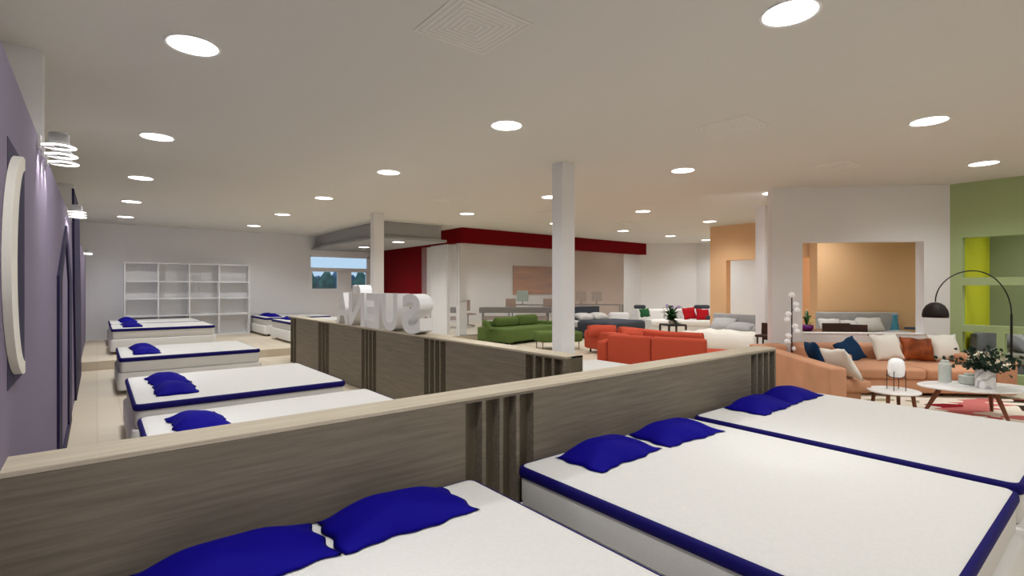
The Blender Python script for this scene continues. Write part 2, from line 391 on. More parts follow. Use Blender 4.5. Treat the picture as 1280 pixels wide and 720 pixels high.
special = {(0, 2): 'round ceiling light above the big purple wall, largest at the upper left',
  (0, 3): 'round ceiling light second along the leftmost row, above the ring lamps', (0, 4): 'round ceiling light third along the leftmost row',
  (0, 5): 'round ceiling light fourth along the leftmost row', (0, 6): 'smallest ceiling light at the far end of the leftmost row',
  (1, 1): 'largest round ceiling light, at the top right of the photo', (1, 2): 'round ceiling light near the top centre, left of the nearest pillar',
  (1, 3): 'round ceiling light third along the row from the largest one, before the grey soffit', (1, 4): 'round ceiling light fourth along the row from the largest one',
  (1, 5): 'round ceiling light fifth along the row from the largest one', (1, 6): 'smallest ceiling light of the row ending at the shelf wall',
  (2, 1): 'round ceiling light above the opening in the diagonal wall', (2, 2): 'round ceiling light in the clear ceiling between pillar and diagonal wall',
  (2, 3): 'round ceiling light half hidden by the nearest pillar, the larger one', (2, 4): 'round ceiling light just above the left corner of the red fascia',
  (3, 1): 'round ceiling light beside the top of the green wall', (3, 2): 'round ceiling light half hidden by the left edge of the diagonal wall',
  (3, 3): 'round ceiling light right of the nearest pillar, above the red fascia', (3, 4): 'sliver of a ceiling light at the nearest pillar edge, the lower smaller one',
  (4, 1): 'added ceiling light brightening the green room, hidden behind the green wall', (4, 3): 'round ceiling light just above the left top of the orange wall', (4, 4): 'small far ceiling light above the right half of the red fascia',
  (5, 4): 'small far ceiling light just past the right end of the red fascia', (6, 4): 'faint far ceiling light touching the orange wall edge'}
proto = None
for i, x in enumerate(GX):
    for j, y in enumerate(GY):
        if j == 0 and i not in (0, 1, 2, 3, 4): continue  # the fifth-row one is an unseen light added for the dark green room
        if (i, j) == (4, 1): y = .3  # off the grid: unseen light added to brighten the green room
        if (i == 2 and j in (5, 6)) or (i == 6 and j >= 5): continue          # grey soffit
        if proto is None: proto = o = downlight_src()
        else: o = copy_tree(proto)
        o.location = (x, y, CE)
        inside = i >= 3 and j >= 5  # unseen lights added to brighten the glass office
        lb = special.get((i, j)) or ('unseen ceiling light added inside the glass office, %s along, %s' % (rowname[i], depth[j]) if inside else 'round ceiling light, %s, %s one of it' % (rowname[i], depth[j]))
        tag(o, lb, 'ceiling light', 'round recessed ceiling lights')
for k, y in enumerate((13.55, 16.0)):
    o = copy_tree(proto); o.location = (6.75, y, 2.95)
    tag(o, ['round light under the grey soffit, right of the second pillar', 'round light under the grey soffit, left of the second pillar'][k], 'ceiling light', 'lights under the grey soffit')

def vent_src():
    t = thing('ceiling_vent', 'x', 'vent')
    a = MB(); a.box((-.30, -.30, -.003), (.30, .30, 0)); a.build('plate', 'ceiling', t)
    for k in range(7):
        r = .295 - k * .04; a = MB()
        for (p, q) in (((-r, -r), (r, -r + .012)), ((-r, r - .012), (r, r)), ((-r, -r), (-r + .012, r)), ((r - .012, -r), (r, r))):
            a.box((p[0], p[1], -.0055), (q[0], q[1], -.002))
        a.build('louvre', 'vent', t)
    return t
vp = None
for (x, y, lb) in ((2.02, 2.93, 'square louvred ceiling vent, largest, at top centre of the photo'), (5.55, 2.91, 'square ceiling vent between the nearest pillar and the right-hand lights'),
                   (8.52, 2.91, 'square ceiling vent just above the diagonal white wall'), (5.53, 8.95, 'small far ceiling vent left of the nearest pillar, above the grey soffit'),
                   (8.53, 8.95, 'small far ceiling vent touching the left side of the nearest pillar'), (11.45, 8.95, 'small far ceiling vent above the red fascia, right of the nearest pillar')):
    if vp is None: vp = o = vent_src()
    else: o = copy_tree(vp)
    o.location = (x, y, CE); tag(o, lb, 'vent', 'square louvred ceiling vents')

# ------------------------------------------------------------------ partitions
def partition(name, label, L, grooves, ax, loc, end_strip=None, both=False):
    """low oak partition, local x along its length, front face at local y = 0, body behind (+y)"""
    t = thing(name, label, 'partition', loc[:3], loc[3]); t['kind'] = 'structure'
    TH, H, D = .22, 1.0, .07
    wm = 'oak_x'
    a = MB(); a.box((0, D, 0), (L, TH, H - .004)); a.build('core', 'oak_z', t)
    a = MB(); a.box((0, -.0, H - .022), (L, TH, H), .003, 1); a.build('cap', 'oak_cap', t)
    xs = [0]
    for (g0, g1, slots) in grooves: xs += [g0, g1]
    xs.append(L)
    for k in range(0, len(xs), 2):
        if xs[k + 1] - xs[k] > .01:
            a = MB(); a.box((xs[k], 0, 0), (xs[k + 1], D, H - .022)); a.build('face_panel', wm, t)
    for (g0, g1, slots) in grooves:
        a = MB(); a.box((g0, 0, .965), (g1, D, H - .022)); n = slots; w = (g1 - g0)
        for k in range(1, n): 
            x = g0 + w * k / n; a.box((x - .013, 0, 0), (x + .013, D, .965))
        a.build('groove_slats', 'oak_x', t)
    return t
partition('partition', 'long oak partition behind the headboards of the large beds', 5.742,
          [(1.877, 2.388, 4), (5.212, 5.712, 4)], 'x', (-.262, 2.41, 0, 0))
# letter partition: front face looks to -x, so local x runs along -y
partition('partition', 'oak partition carrying the white letters', 8.65,
          [(0.0, .59, 3), (2.0, 2.57, 3), (4.06, 4.61, 4), (6.075, 6.60, 4), (8.095, 8.61, 4)], 'y', (3.28, 11.93, 0, -PI / 2))

# ------------------------------------------------------------------ letters
def letter(ch, y0, y1, label, z0=1.0, z1=1.54):
    cu = bpy.data.curves.new('t', 'FONT'); cu.body = ch; cu.extrude = .1; cu.offset = .035; cu.size = 1; cu.resolution_u = 6
    to = bpy.data.objects.new('t', cu); COL.objects.link(to)
    dg = bpy.context.evaluated_depsgraph_get(); me = bpy.data.meshes.new_from_object(to.evaluated_get(dg))
    bpy.data.objects.remove(to)
    xs = [v.co.x for v in me.vertices]; ys = [v.co.y for v in me.vertices]
    ztop = z1
    if ch == 'Ñ': ztop = z1 + .13
    for v in me.vertices:
        u = (v.co.x - min(xs)) / (max(xs) - min(xs)); w = (v.co.y - min(ys)) / (max(ys) - min(ys)); d = v.co.z
        v.co = Vector((d, (u - .5) * (y1 - y0), w * (ztop - z0)))
    me.materials.clear(); me.materials.append(M['metal_white']); me.shade_smooth(); me.set_sharp_from_angle(angle=math.radians(40))
    o = bpy.data.objects.new('sign_letter', me); COL.objects.link(o); o.location = (3.39, (y0 + y1) / 2, z0)
    tag(o, label, 'letter', 'white letters on the partition')
letter('S', 5.98, 6.50, 'thick white letter S at the right end of the row on the partition')
letter('U', 6.64, 7.13, 'thick white letter U beside the S on the partition')
letter('E', 7.24, 7.71, 'thick white letter E in the middle of the letter row')
letter('Ñ', 7.79, 8.43, 'thick white letter N with a tilde above it')
letter('A', 8.46, 9.02, 'thick white letter A at the far left end of the letter row')

# ------------------------------------------------------------------ purple wall decorations
def arc_pts(a0, a1, n, cy, cz, ry, rz): return [(cy - ry * math.cos(a0 + (a1 - a0) * k / n), cz + rz * math.sin(a0 + (a1 - a0) * k / n)) for k in range(n + 1)]
m = MB(); m.box((-.255, 2.60, 1.245), (-.2535, 3.155, 2.172)); tag(m.build('moon_backing', 'navy_panel'), 'dark navy rectangle on the purple wall behind the white crescent', 'wall panel')
out = arc_pts(-1.62, 1.62, 30, 2.86, 1.71, .42, .435); inn = arc_pts(-1.5, 1.5, 30, 2.90, 1.71, .285, .39)
m = MB(); R0 = []; 
loops = []
for k in range(31):
    loops.append([(-.2535, *out[k]), (-.2535, *inn[k]), (-.229, *inn[k]), (-.229, *out[k])])
m.loft(loops); tag(m.build('crescent_moon', 'cream', None, True), 'large white crescent moon relief on the purple wall', 'wall decoration')
# house outline
yo0, yi0, ya, yi1, yo1 = 5.53, 5.98, 6.85, 7.45, 8.15
m = MB()
for q in ([(yo0, 0.02), (yi0, .02), (yi0, 1.69), (yo0, 1.72)], [(yo0, 1.72), (yi0, 1.69), (ya, 2.10), (ya, 2.25)], [(ya, 2.10), (yi1, 1.69), (yo1, 1.72), (ya, 2.25)], [(yi1, .12), (yo1, .02), (yo1, 1.72), (yi1, 1.69)], [(yi0, .02), (yo1, .02), (yi1, .12), (yi0, .12)]):
    m.prism(q, -.256, -.238, 'x')
tag(m.build('house_outline', 'navy_panel'), 'dark navy house-shaped outline fixed to the purple wall', 'wall decoration')
m = MB(); m.prism([(9.68, .0), (12.45, 0.0), (12.32, 1.355), (11.0, 2.95), (8.60, 2.89), (8.95, 1.51)], -.2545, -.232, 'x')
tag(m.build('navy_panel', 'navy_panel'), 'tall dark navy board rising above the purple wall top', 'wall panel')

def ring_lamp():
    t = thing('ring_wall_lamp', 'x', 'wall lamp')
    a = MB(); a.box((-.088, -.035, -.02), (-.075, .035, .05)); a.box((-.088, -.02, -.006), (-.02, .02, .01)); a.build('bracket', 'metal_white', t)
    loops = []
    for k in range(28):
        an = 2 * PI * k / 28; c, s = math.cos(an), math.sin(an)
        loops.append([((.066 + .013 * math.cos(q)) * c, (.066 + .013 * math.cos(q)) * s, .0055 * math.sin(q)) for q in [2 * PI * j / 8 for j in range(8)]])
    a = MB(); a.loft(loops, closed=True); a.build('light_ring', 'ring', t, 'all')
    a = MB(); a.lathe([(.030, .012), (.044, .02), (.046, .07), (.042, .075)], n=20); a.build('housing', 'grey', t, True)
    ld = bpy.data.lights.new('wall_wash', 'SPOT'); ld.energy = 5; ld.color = (1, .95, .9); ld.spot_size = math.radians(95); ld.spot_blend = 1; ld.shadow_soft_size = .02
    lo = bpy.data.objects.new('wall_wash', ld); COL.objects.link(lo); lo.parent = t; lo.location = (-.02, 0, -.02); lo.rotation_euler = (0, math.radians(18), 0)
    return t
rp = None
for (gy, where) in ((3.85, 'above the crescent moon'), (7.05, 'above the house outline'), (15.2, 'far back over the raised step')):
    for k in range(3):
        if rp is None: rp = o = ring_lamp()
        else: o = copy_tree(rp)
        o.location = (-.168, gy + .25 * k, 2.415)
        tag(o, 'white ring wall lamp %s, %s of three' % (where, ['nearest', 'middle', 'farthest'][k]), 'wall lamp', 'ring lamps along the purple wall')

# ------------------------------------------------------------------ beds
def make_bed(w=1.8, L=1.95):
    t = thing('bed', 'x', 'bed')
    def lp(ins, z, r): return rrect(w - 2 * ins, L - 2 * ins, r, 6, 0, L / 2, z)
    a = MB(); a.loft([lp(-.01, .06, .05), lp(-.03, .075, .065), lp(-.03, .29, .065), lp(-.02, .315, .055), lp(.0, .325, .04)]); a.build('base', 'base_white', t, True)
    for sx in (-1, 1):
        for yy in (.12, L - .12):
            a = MB(); a.lathe([(.022, 0), (.03, .062)], (sx * (w / 2 - .1), yy, 0), 12); a.build('foot', 'black', t, True)
    a = MB(); a.loft([lp(.03, .326, .035), lp(.008, .335, .05), lp(0, .36, .055), lp(0, .535, .055), lp(.006, .550, .05), lp(.018, .5575, .04), lp(.05, .559, .02), lp(.2, .5605, .02)])
    mt = a.build('mattress', 'fabric_white', t, True)
    a = MB(); a.loft([lp(.004, .490, .05), lp(-.009, .497, .062), lp(-.015, .515, .068), lp(-.014, .533, .067), lp(-.007, .548, .06), lp(.004, .555, .05), lp(.012, .555, .045)], False, False)
    a.build('border_trim', 'navy_trim', mt, 'all')
    return t
beds = [  # x, y of head centre, z, rot, label, group
    (.73, 2.37, 0, PI, 'large white bed nearest the viewpoint, cut off by the bottom edge'),
    (2.865, 2.37, 0, PI, 'large white bed in the middle of the foreground row'),
    (4.775, 2.37, 0, PI, 'large white bed at the right, beside the tan sofa'),
    (3.82, 4.28, 0, -PI / 2, 'white bed mostly hidden between the two partitions, before the orange-red sofa'),
    (.265, 4.30, 0, -PI / 2, 'white bed just behind the long partition, along the purple wall'),
    (.265, 6.68, 0, -PI / 2, 'second white bed along the purple wall, in full view with two stacked pillows'),
    (.265, 10.66, 0, -PI / 2, 'third white bed along the purple wall, just before the raised step'),
    (.24, 14.95, PZ, -PI / 2, 'white bed on the raised step, the nearer of the left pair'),
    (.24, 16.97, PZ, -PI / 2, 'white bed on the raised step at the back, before the shelf unit'),
    (3.88, 14.85, PZ, -PI / 2, 'white bed on the step half hidden by the letter partition end'),
    (3.88, 17.36, PZ, -PI / 2, 'white bed on the step right of the shelf unit, below the window'),
]
bp = make_bed()
for k, (x, y, z, r, lb) in enumerate(beds):
    o = bp if k == 0 else copy_tree(bp)
    o.location = (x, y, z); o.rotation_euler = (0, 0, r); tag(o, lb, 'bed', 'white beds with blue trim')

def make_pillow(seed):
    rnd = random.Random(seed); ph = [rnd.uniform(0, 6.28) for _ in range(8)]
    w, d, t, n = .655, .36, .115, 26
    bm = bmesh.new(); top, bot = [], []
    for j in range(n + 1):
        A, B = [], []
        for i in range(n + 1):
            u = -1 + 2 * i / n; v = -1 + 2 * j / n
            x = u * w / 2 + .010 * math.sin(7 * v + ph[0]) * abs(u) ** 3; y = v * d / 2 + (.010 * math.sin(6 * u + ph[1]) + .006 * math.sin(15 * u + ph[2])) * abs(v) ** 3
            q = max(0, (1 - abs(u) ** 2.2)) ** .85 * max(0, 1 - abs(v) ** 2.4) ** .95
            z = t * q * (1 + .10 * math.sin(2.5 * u + ph[3]) + .05 * math.sin(6 * u + 3 * v + ph[4]) + .30 * v) * .8 + .006
            edge = i in (0, n) or j in (0, n)
            va = bm.verts.new((x, y, z)); A.append(va); B.append(va if edge else bm.verts.new((x, y, .0)))
        top.append(A); bot.append(B)
    for j in range(n):
        for i in range(n):
            bm.faces.new((top[j][i], top[j][i + 1], top[j + 1][i + 1], top[j + 1][i]))
            try: bm.faces.new((bot[j][i], bot[j + 1][i], bot[j + 1][i + 1], bot[j][i + 1]))
            except ValueError: pass
    mb = MB(); mb.bm.free(); mb.bm = bm
    return mb.build('pillow', 'navy', None, 'all')
pil_src = [make_pillow(3), make_pillow(11)]
used = [False, False]
def put_pillow(x, y, z, r, kind, lb, sc=1):
    o = pil_src[kind] if not used[kind] else pil_src[kind].copy()
    if used[kind]: COL.objects.link(o)
    used[kind] = True
    o.location = (x, y, z); o.rotation_euler = (0, 0, r); o.scale = (sc, sc, 1)
    tag(o, lb, 'pillow', 'royal blue bed pillows')
TOP = .561
# foreground pairs (head is towards +y)
put_pillow(.41, 2.17, TOP, .03, 0, 'royal blue pillow at the bottom left of the nearest bed')
put_pillow(1.085, 2.17, TOP, -.02, 1, 'royal blue pillow on the right side of the nearest bed')
put_pillow(2.545, 2.15, TOP, .05, 1, 'left royal blue pillow on the middle foreground bed')
put_pillow(3.27, 2.14, TOP, -.06, 0, 'right royal blue pillow on the middle foreground bed')
put_pillow(4.60, 2.16, TOP, .02, 0, 'left royal blue pillow on the bed beside the tan sofa')
put_pillow(5.25, 2.17, TOP, -.04, 1, 'right royal blue pillow on the bed beside the tan sofa')
for (yb, zb, nm) in ((4.30, 0, 'the bed just behind the long partition'), (6.68, 0, 'the second bed along the purple wall'), (10.66, 0, 'the bed just before the raised step'), (14.95, PZ, 'the nearer left bed on the step'), (16.97, PZ, 'the back left bed on the step')):
    put_pillow(.63, yb - .33, zb + TOP, PI / 2 - .04, 0, 'nearer royal blue pillow on ' + nm)
    put_pillow(.62, yb + .36, zb + TOP, PI / 2 + .05, 1, 'farther royal blue pillow on ' + nm)
put_pillow(4.24, 14.85 + .36, PZ + TOP, PI / 2, 0, 'royal blue pillow peeking over the letter partition end')
put_pillow(4.24, 17.36 - .36, PZ + TOP, PI / 2, 1, 'nearer royal blue pillow on the bed right of the shelf unit')
put_pillow(4.24, 17.36 + .33, PZ + TOP, PI / 2 + .06, 0, 'farther royal blue pillow on the bed right of the shelf unit')

# ------------------------------------------------------------------ shelf unit
t = thing('shelf_unit', 'wide white open shelf unit against the back wall', 'shelf', (.58, 17.95, PZ))
for x in (0, .775, 1.545, 2.325, 3.16):
    a = MB(); a.box((x, 0, 0), (x + .035, .30, 2.18)); a.build('upright', 'metal_white', t)
for z in (.0, .62, 1.12, 1.62, 2.15):
    a = MB(); a.box((.035, .004, z), (3.16, .30, z + .03)); a.build('shelf_board', 'metal_white', t)

# ------------------------------------------------------------------ tan sofa, cushions (diagonal frame)
def rb(parent, name, m, a, b, bev=.05, seg=3):
    q = MB(); q.box(a, b, bev, seg); return q.build(name, m, parent, True)
t = thing('corner_sofa', 'tan leather corner sofa below the half wall of the diagonal wall', 'sofa', DG(0, 0), DR)
rb(t, 'seat_base', 'tan', (.12, -1.50, .05), (2.75, -.10, .27), .03); 
rb(t, 'seat_cushion', 'tan', (.55, -1.55, .26), (1.60, -.38, .42)); rb(t, 'seat_cushion', 'tan', (1.61, -1.55, .26), (2.55, -.38, .42))
rb(t, 'backrest', 'tan', (.25, -.40, .20), (2.78, -.08, .665), .07)
rb(t, 'armrest', 'tan', (.27, -1.56, .05), (.56, -.12, .625), .04); rb(t, 'armrest', 'tan', (2.54, -1.56, .05), (2.82, -.12, .56), .04)
t2 = thing('chaise_sofa', 'tan leather chaise with one low arm at the left of the corner sofa', 'sofa', DG(0, 0), DR)
rb(t2, 'seat_base', 'tan', (-.40, -2.62, .05), (.11, -.12, .26), .03); rb(t2, 'seat_cushion', 'tan', (-.24, -2.66, .25), (.22, -.40, .42))
rb(t2, 'armrest', 'tan', (-.44, -2.92, .05), (-.22, -.10, .62), .035); rb(t2, 'backrest', 'tan', (-.24, -.42, .2), (.11, -.10, .64), .06)

def cush(name, m, label, lx, ly, z, w, h, th, yaw, lean, roll=0, pinch=.08, seed=0, group='cushions on the tan sofas'):
    mt = Matrix.Rotation(lean, 4, 'X') @ Matrix.Rotation(roll, 4, 'Z')
    a = MB(); a.cushion(w, h, th, 16, pinch, mt, seed=seed)
    o = a.build(name, m, None, 'all', loc=DG(lx, ly, z), rotz=DR + yaw)
    return tag(o, label, 'cushion', group)
LE = math.radians(68)
cush('cushion', 'ink', 'ink blue cushion tilted on its corner, left end of the corner sofa back', 1.0, -.62, .57, .46, .42, .15, .25, LE, .38, seed=1)
cush('cushion', 'cream', 'cream cushion between the ink blue and rust cushions', 1.58, -.60, .64, .47, .46, .17, .05, LE, .08, seed=2)
cush('cushion', 'rust', 'rust brown leather cushion in the middle of the corner sofa', 2.06, -.60, .61, .50, .40, .15, -.05, LE, -.06, seed=3)
cush('cushion', 'cream', 'cream cushion right of the rust one, behind the flower vase', 2.48, -.58, .64, .45, .46, .17, -.1, LE, .04, seed=4)
cush('cushion', 'ink', 'ink blue cushion at the back of the chaise', -.06, -1.72, .64, .40, .40, .14, -PI / 2, math.radians(112), .1, seed=5)
cush('cushion', 'cream', 'cream cushion leaning on the chaise arm before a blue one', -.03, -2.36, .60, .78, .46, .16, -PI / 2, math.radians(118), .12, seed=6)

# ------------------------------------------------------------------ tables on the rug
a = MB(); a.loft([rrect(3.0, 2.3, .03, 3, 0, 0, 0), rrect(3.0, 2.3, .03, 3, 0, 0, .012)])
tag(a.build('rug', 'rug', None, False, loc=DG(2.0, -2.75, .0), rotz=DR), 'cream rug with red and pink pattern below the low tables', 'rug')
c = DG(1.42, -2.69)
t = thing('coffee_table', 'oval white coffee table on splayed walnut legs', 'table', (c[0], c[1], .012), DR)
a = MB(); a.lathe([(.60, .345), (.645, .352), (.65, .365), (.64, .372), (.2, .3725)], n=48, sx=1, sy=.60); a.build('tabletop', 'table_white', t, True)
for (x, y, fx, fy) in ((-.40, .02, -.56, .08), (.08, -.18, .13, -.32), (.28, .16, .38, .26)):
    a = MB(); a.tube([(fx, fy, .0), (x, y, .347)], [.018, .03], 10); a.build('leg', 'walnut', t, True)
c = DG(.40, -2.77)
t = thing('side_table', 'small round white table on walnut legs holding the globe lamp', 'table', (c[0], c[1], .0), DR)
a = MB(); a.lathe([(.27, .305), (.285, .312), (.287, .325), (.28, .332), (.1, .3325)], n=36); a.build('tabletop', 'table_white', t, True)
for k in range(4):
    an = PI / 4 + k * PI / 2
    a = MB(); a.tube([(.24 * math.cos(an), .24 * math.sin(an), 0), (.20 * math.cos(an), .20 * math.sin(an), .306)], [.018, .024], 8); a.build('leg', 'walnut', t, True)
a = MB(); a.box((-.16, -.012, .07), (.16, .012, .10)); a.box((-.012, -.16, .07), (.012, .16, .10)); a.build('stretcher', 'walnut', t)
# globe lamp
c = DG(.43, -2.78)
t = thing('globe_table_lamp', 'white opal globe lamp on thin dark legs on the small round table', 'table lamp', (c[0], c[1], .3325), DR)
a = MB(); a.lathe([(.005, .160), (.05, .163), (.078, .182), (.090, .23), (.092, .30), (.083, .36), (.06, .39), (.025, .402), (.004, .404)], n=28); a.build('globe', 'opal', t, 'all')
for k in range(4):
    an = PI / 4 + k * PI / 2
    a = MB(); a.tube([(.098 * math.cos(an), .098 * math.sin(an), 0), (.098 * math.cos(an), .098 * math.sin(an), .245)], .0045, 6); a.build('leg', 'black', t)
a = MB(); a.tube([(.1 * math.cos(2 * PI * k / 20), .1 * math.sin(2 * PI * k / 20), .168) for k in range(21)], .005, 6); a.build('ring', 'black', t)
TZ = .3845
# ribbed vase
c = DG(1.24, -2.42)
t = thing('ribbed_vase', 'tall pale ribbed cylinder vase on the coffee table', 'vase', (c[0], c[1], TZ))
a = MB(); n = 36
prof = [(.062, 0)] + [(.064 + (.004 if k % 2 else 0), .012 * k + .01) for k in range(20)] + [(.05, .25), (.045, .27)]
a.loft([[((r + (.003 if k % 4 < 2 else 0)) * math.cos(2 * PI * k / n), (r + (.003 if k % 4 < 2 else 0)) * math.sin(2 * PI * k / n), z) for k in range(n)] for r, z in prof]); a.build('body', 'ceramic', t, True)
a = MB(); a.lathe([(.042, .268), (.044, .285), (.038, .29)], n=20); a.build('neck', 'ceramic', t, True)
c = DG(1.46, -2.53)
t = thing('lidded_bowl', 'low pale round box with lid on the coffee table', 'bowl', (c[0], c[1], TZ))
a = MB(); a.lathe([(.10, 0), (.112, .01), (.112, .085), (.108, .09)], n=28); a.build('body', 'ceramic', t, True)
a = MB(); a.lathe([(.11, .0905), (.11, .1), (.06, .104), (.055, .13), (.05, .134)], n=28); a.build('lid', 'ceramic', t, True)
c = DG(1.43, -2.82)
t = thing('marble_vase', 'white marble cylinder vase on the coffee table', 'vase', (c[0], c[1], TZ))
a = MB(); a.lathe([(.092, 0), (.098, .006), (.098, .235), (.094, .24), (.085, .24), (.085, .05)], n=32, cap1=True); a.build('body', 'marble', t, True)
fb = thing('flower_bouquet', 'bouquet of cream blossoms and dark leaves in the marble vase', 'flowers', (c[0], c[1], TZ + .06))
rnd = random.Random(5)
stems = MB(); leaves = MB(); blooms = []
for k in range(36):
    an = k * 2.399; sp = rnd.uniform(.06, .46); hh = rnd.uniform(.20, .42) - sp * .35
    e = Vector((sp * math.cos(an), sp * math.sin(an), hh + .1)); b0 = Vector((.05 * math.cos(an), .05 * math.sin(an), .0)); mid = Vector((.07 * math.cos(an), .07 * math.sin(an), .19))
    P = [b0, mid, mid.lerp(e, .5) + Vector((0, 0, .03)), e]
    stems.tube(P, .003, 5)
    for q in range(11):
        f = rnd.uniform(.15, 1); p = mid.lerp(e, f) + Vector((rnd.gauss(0, .02), rnd.gauss(0, .02), rnd.gauss(0, .02)))
        d1 = Vector((rnd.gauss(0, 1), rnd.gauss(0, 1), rnd.gauss(0, .7))).normalized(); d2 = d1.orthogonal().normalized(); d3 = d1.cross(d2)
        r = rnd.uniform(.020, .034)
        ring = [p + (d2 * math.cos(x) + d3 * .8 * math.sin(x)) * r + d1 * (.25 * r * math.cos(2 * x)) for x in [2 * PI * i / 8 for i in range(8)]]
        vs = [leaves.bm.verts.new(v) for v in ring]; leaves.bm.faces.new(vs)
    if k % 5 == 0: blooms.append(mid.lerp(e, .8))
    if k % 3 == 0: blooms.append(mid.lerp(e, .6) + Vector((rnd.gauss(0, .03), rnd.gauss(0, .03), .02)))
stems.build('stems', 'bark', fb); leaves.build('foliage', 'green_leaf', fb)
for p in blooms + [Vector((.1, -.1, .30)), Vector((-.12, -.12, .28)), Vector((.02, -.16, .22))]:
    a = MB(); RM = Matrix.Rotation(rnd.uniform(.2, 1.3), 3, Vector((rnd.gauss(0, 1), rnd.gauss(0, 1), .01)).normalized())
    for q in range(7):
        x = 2 * PI * q / 7; d = RM @ (Vector((math.cos(x), math.sin(x), .45)) * .04); e2 = RM @ (Vector((-math.sin(x), math.cos(x), 0)) * .022)
        vs = [a.bm.verts.new(p + v) for v in (Vector((0, 0, 0)), d * .6 + e2, d * 1.2, d * .6 - e2)]
        a.bm.faces.new(vs)
    a.ball(p, .016, 6); a.build('blossom', 'petal', fb)

# arc lamp
bx, by = 11.30, 1.33
t = thing('arc_floor_lamp', 'tall black arc floor lamp curving over the tan sofa', 'floor lamp', (bx, by, 0), math.atan2(2.10 - by, 10.40 - bx))
Ls = math.hypot(2.10 - by, 10.40 - bx)
a = MB(); a.lathe([(.16, 0), (.165, .01), (.165, .04), (.15, .05)], n=32); a.build('base', 'black', t, True)
P = [(0, 0, .05), (0, 0, .7), (0, 0, 1.2)]
for k in range(1, 15):
    an = PI / 2 * k / 14; P.append((.60 - .60 * math.cos(an), 0, 1.2 + .695 * math.sin(an)))
a = MB(); a.tube(P[:3], .016, 10); a.build('pole', 'black', t, True)
for k in range(1, 15):
    an = PI / 2 * k / 14; P.append((.60 + (Ls - .60) * math.sin(an), 0, 1.395 + .50 * math.cos(an)))
a = MB(); a.tube(P[2:], .0095, 10); a.build('arm', 'black', t, True)
a = MB(); a.lathe([(.03, .24), (.07, .228), (.12, .19), (.158, .12), (.172, .05), (.168, .0), (.163, .0), (.166, .05), (.15, .12), (.11, .182), (.03, .225)], (Ls, 0, 1.15), 32); a.build('lamp_shade', 'shade', t, 'all')
# bubble floor lamp
c = DG(.22, -.28)
t = thing('bubble_floor_lamp', 'black pole lamp with ten small white globes by the diagonal wall', 'floor lamp', (c[0], c[1], 0), DR)
a = MB(); a.lathe([(.13, 0), (.13, .015), (.02, .025)], n=24); a.build('base', 'black', t, True)
a = MB(); a.tube([(0, 0, .02), (0, 0, 1.50)], .011, 8); a.build('pole', 'black', t, True)
ZC = 8.63
for (px, py) in ((996, 369), (1000.5, 381), (1002, 388.5), (991, 393.5), (989.5, 401), (999.5, 409.5), (1002, 416), (991, 422), (989.5, 429.5), (999.5, 438.5)):
    x = (px - 996) / 640 * ZC * .97; z = 1.62 - (py - 360) / 640 * ZC
    a = MB(); a.ball((x, 0 if abs(x) < .01 else -.02, z), .052, 12, .88); g = a.build('globe', 'opal', t, 'all')
    if abs(x) > .01:
        a = MB(); a.tube([(0, 0, z), (x * .6, -.012, z)], .005, 6); a.build('holder', 'black', g)

# ------------------------------------------------------------------ alcove behind the opening
t = thing('alcove_bed', 'grey upholstered bed with tall headboard in the orange alcove', 'bed', DG(3.25, 3.42), DR)
rb(t, 'headboard', 'greyfab', (-.95, -.12, 0), (.88, 0, 1.04), .03); rb(t, 'frame', 'greyfab', (-.85, -2.1, .06), (.82, -.12, .36), .04)
rb(t, 'duvet', 'cream', (-.87, -2.05, .34), (.84, -.16, .60), .09)
for sx in (-.8, .76):
    for yy in (-2.0, -.3):
        q = MB(); q.box((sx, yy, 0), (sx + .06, yy + .06, .07)); q.build('foot', 'black', t)
for (lx, w, lb, z) in ((2.45, .5, 'pale grey pillow at the left of the alcove bed', .73), (2.9, .42, 'low pale grey pillow in the middle of the alcove bed', .70), (3.32, .60, 'large pale grey pillow at the right of the alcove bed', .76)):
    a = MB(); a.cushion(w, .36, .16, 12, .05, Matrix.Rotation(math.radians(55), 4, 'X'), seed=int(lx * 10))
    tag(a.build('pillow', 'greylight', None, 'all', loc=DG(lx, 3.02, z + .02), rotz=DR), lb, 'pillow', 'pillows on the alcove bed')
a = MB(); a.cushion(.6, .5, .14, 12, .02, None, flat=True, seed=9)
tag(a.build('folded_throw', 'greyfab', None, 'all', loc=DG(3.62, 2.45, .60), rotz=DR), 'crumpled grey throw on the right side of the alcove bed', 'blanket')
def box_chair(name, label, loc, rotz, m='darkwood', seat=.46, back=.88, w=.46, d=.46, group=None):
    t = thing(name, label, 'chair', loc, rotz, group)
    q = MB(); q.box((-w / 2, -d / 2, seat - .05), (w / 2, d / 2, seat), .012); q.build('seat', m, t)
    q = MB(); q.box((-w / 2, d / 2 - .04, seat + .10), (w / 2, d / 2, back), .012)
    q.box((-w / 2, d / 2 - .035, seat - .02), (-w / 2 + .04, d / 2 - .005, seat + .12)); q.box((w / 2 - .04, d / 2 - .035, seat - .02), (w / 2, d / 2 - .005, seat + .12)); q.build('backrest', m, t)
    for sx in (-1, 1):
        for sy in (-1, 1):
            q = MB(); q.tube([(sx * (w / 2 - .03), sy * (d / 2 - .03), 0), (sx * (w / 2 - .04), sy * (d / 2 - .04), seat - .04)], [.014, .019], 6); q.build('leg', m, t)
    return t
t = thing('dining_table', 'brown wooden table just behind the opening, carrying the purple pot', 'table', DG(1.35, 1.15), DR)
q = MB(); q.box((-.55, -.45, .72), (.35, .45, .77), .01); q.build('tabletop', 'midwood', t)
for sx in (-.5, .26):
    for sy in (-.40, .36):
        q = MB(); q.box((sx, sy, 0), (sx + .05, sy + .05, .725)); q.build('leg', 'midwood', t)
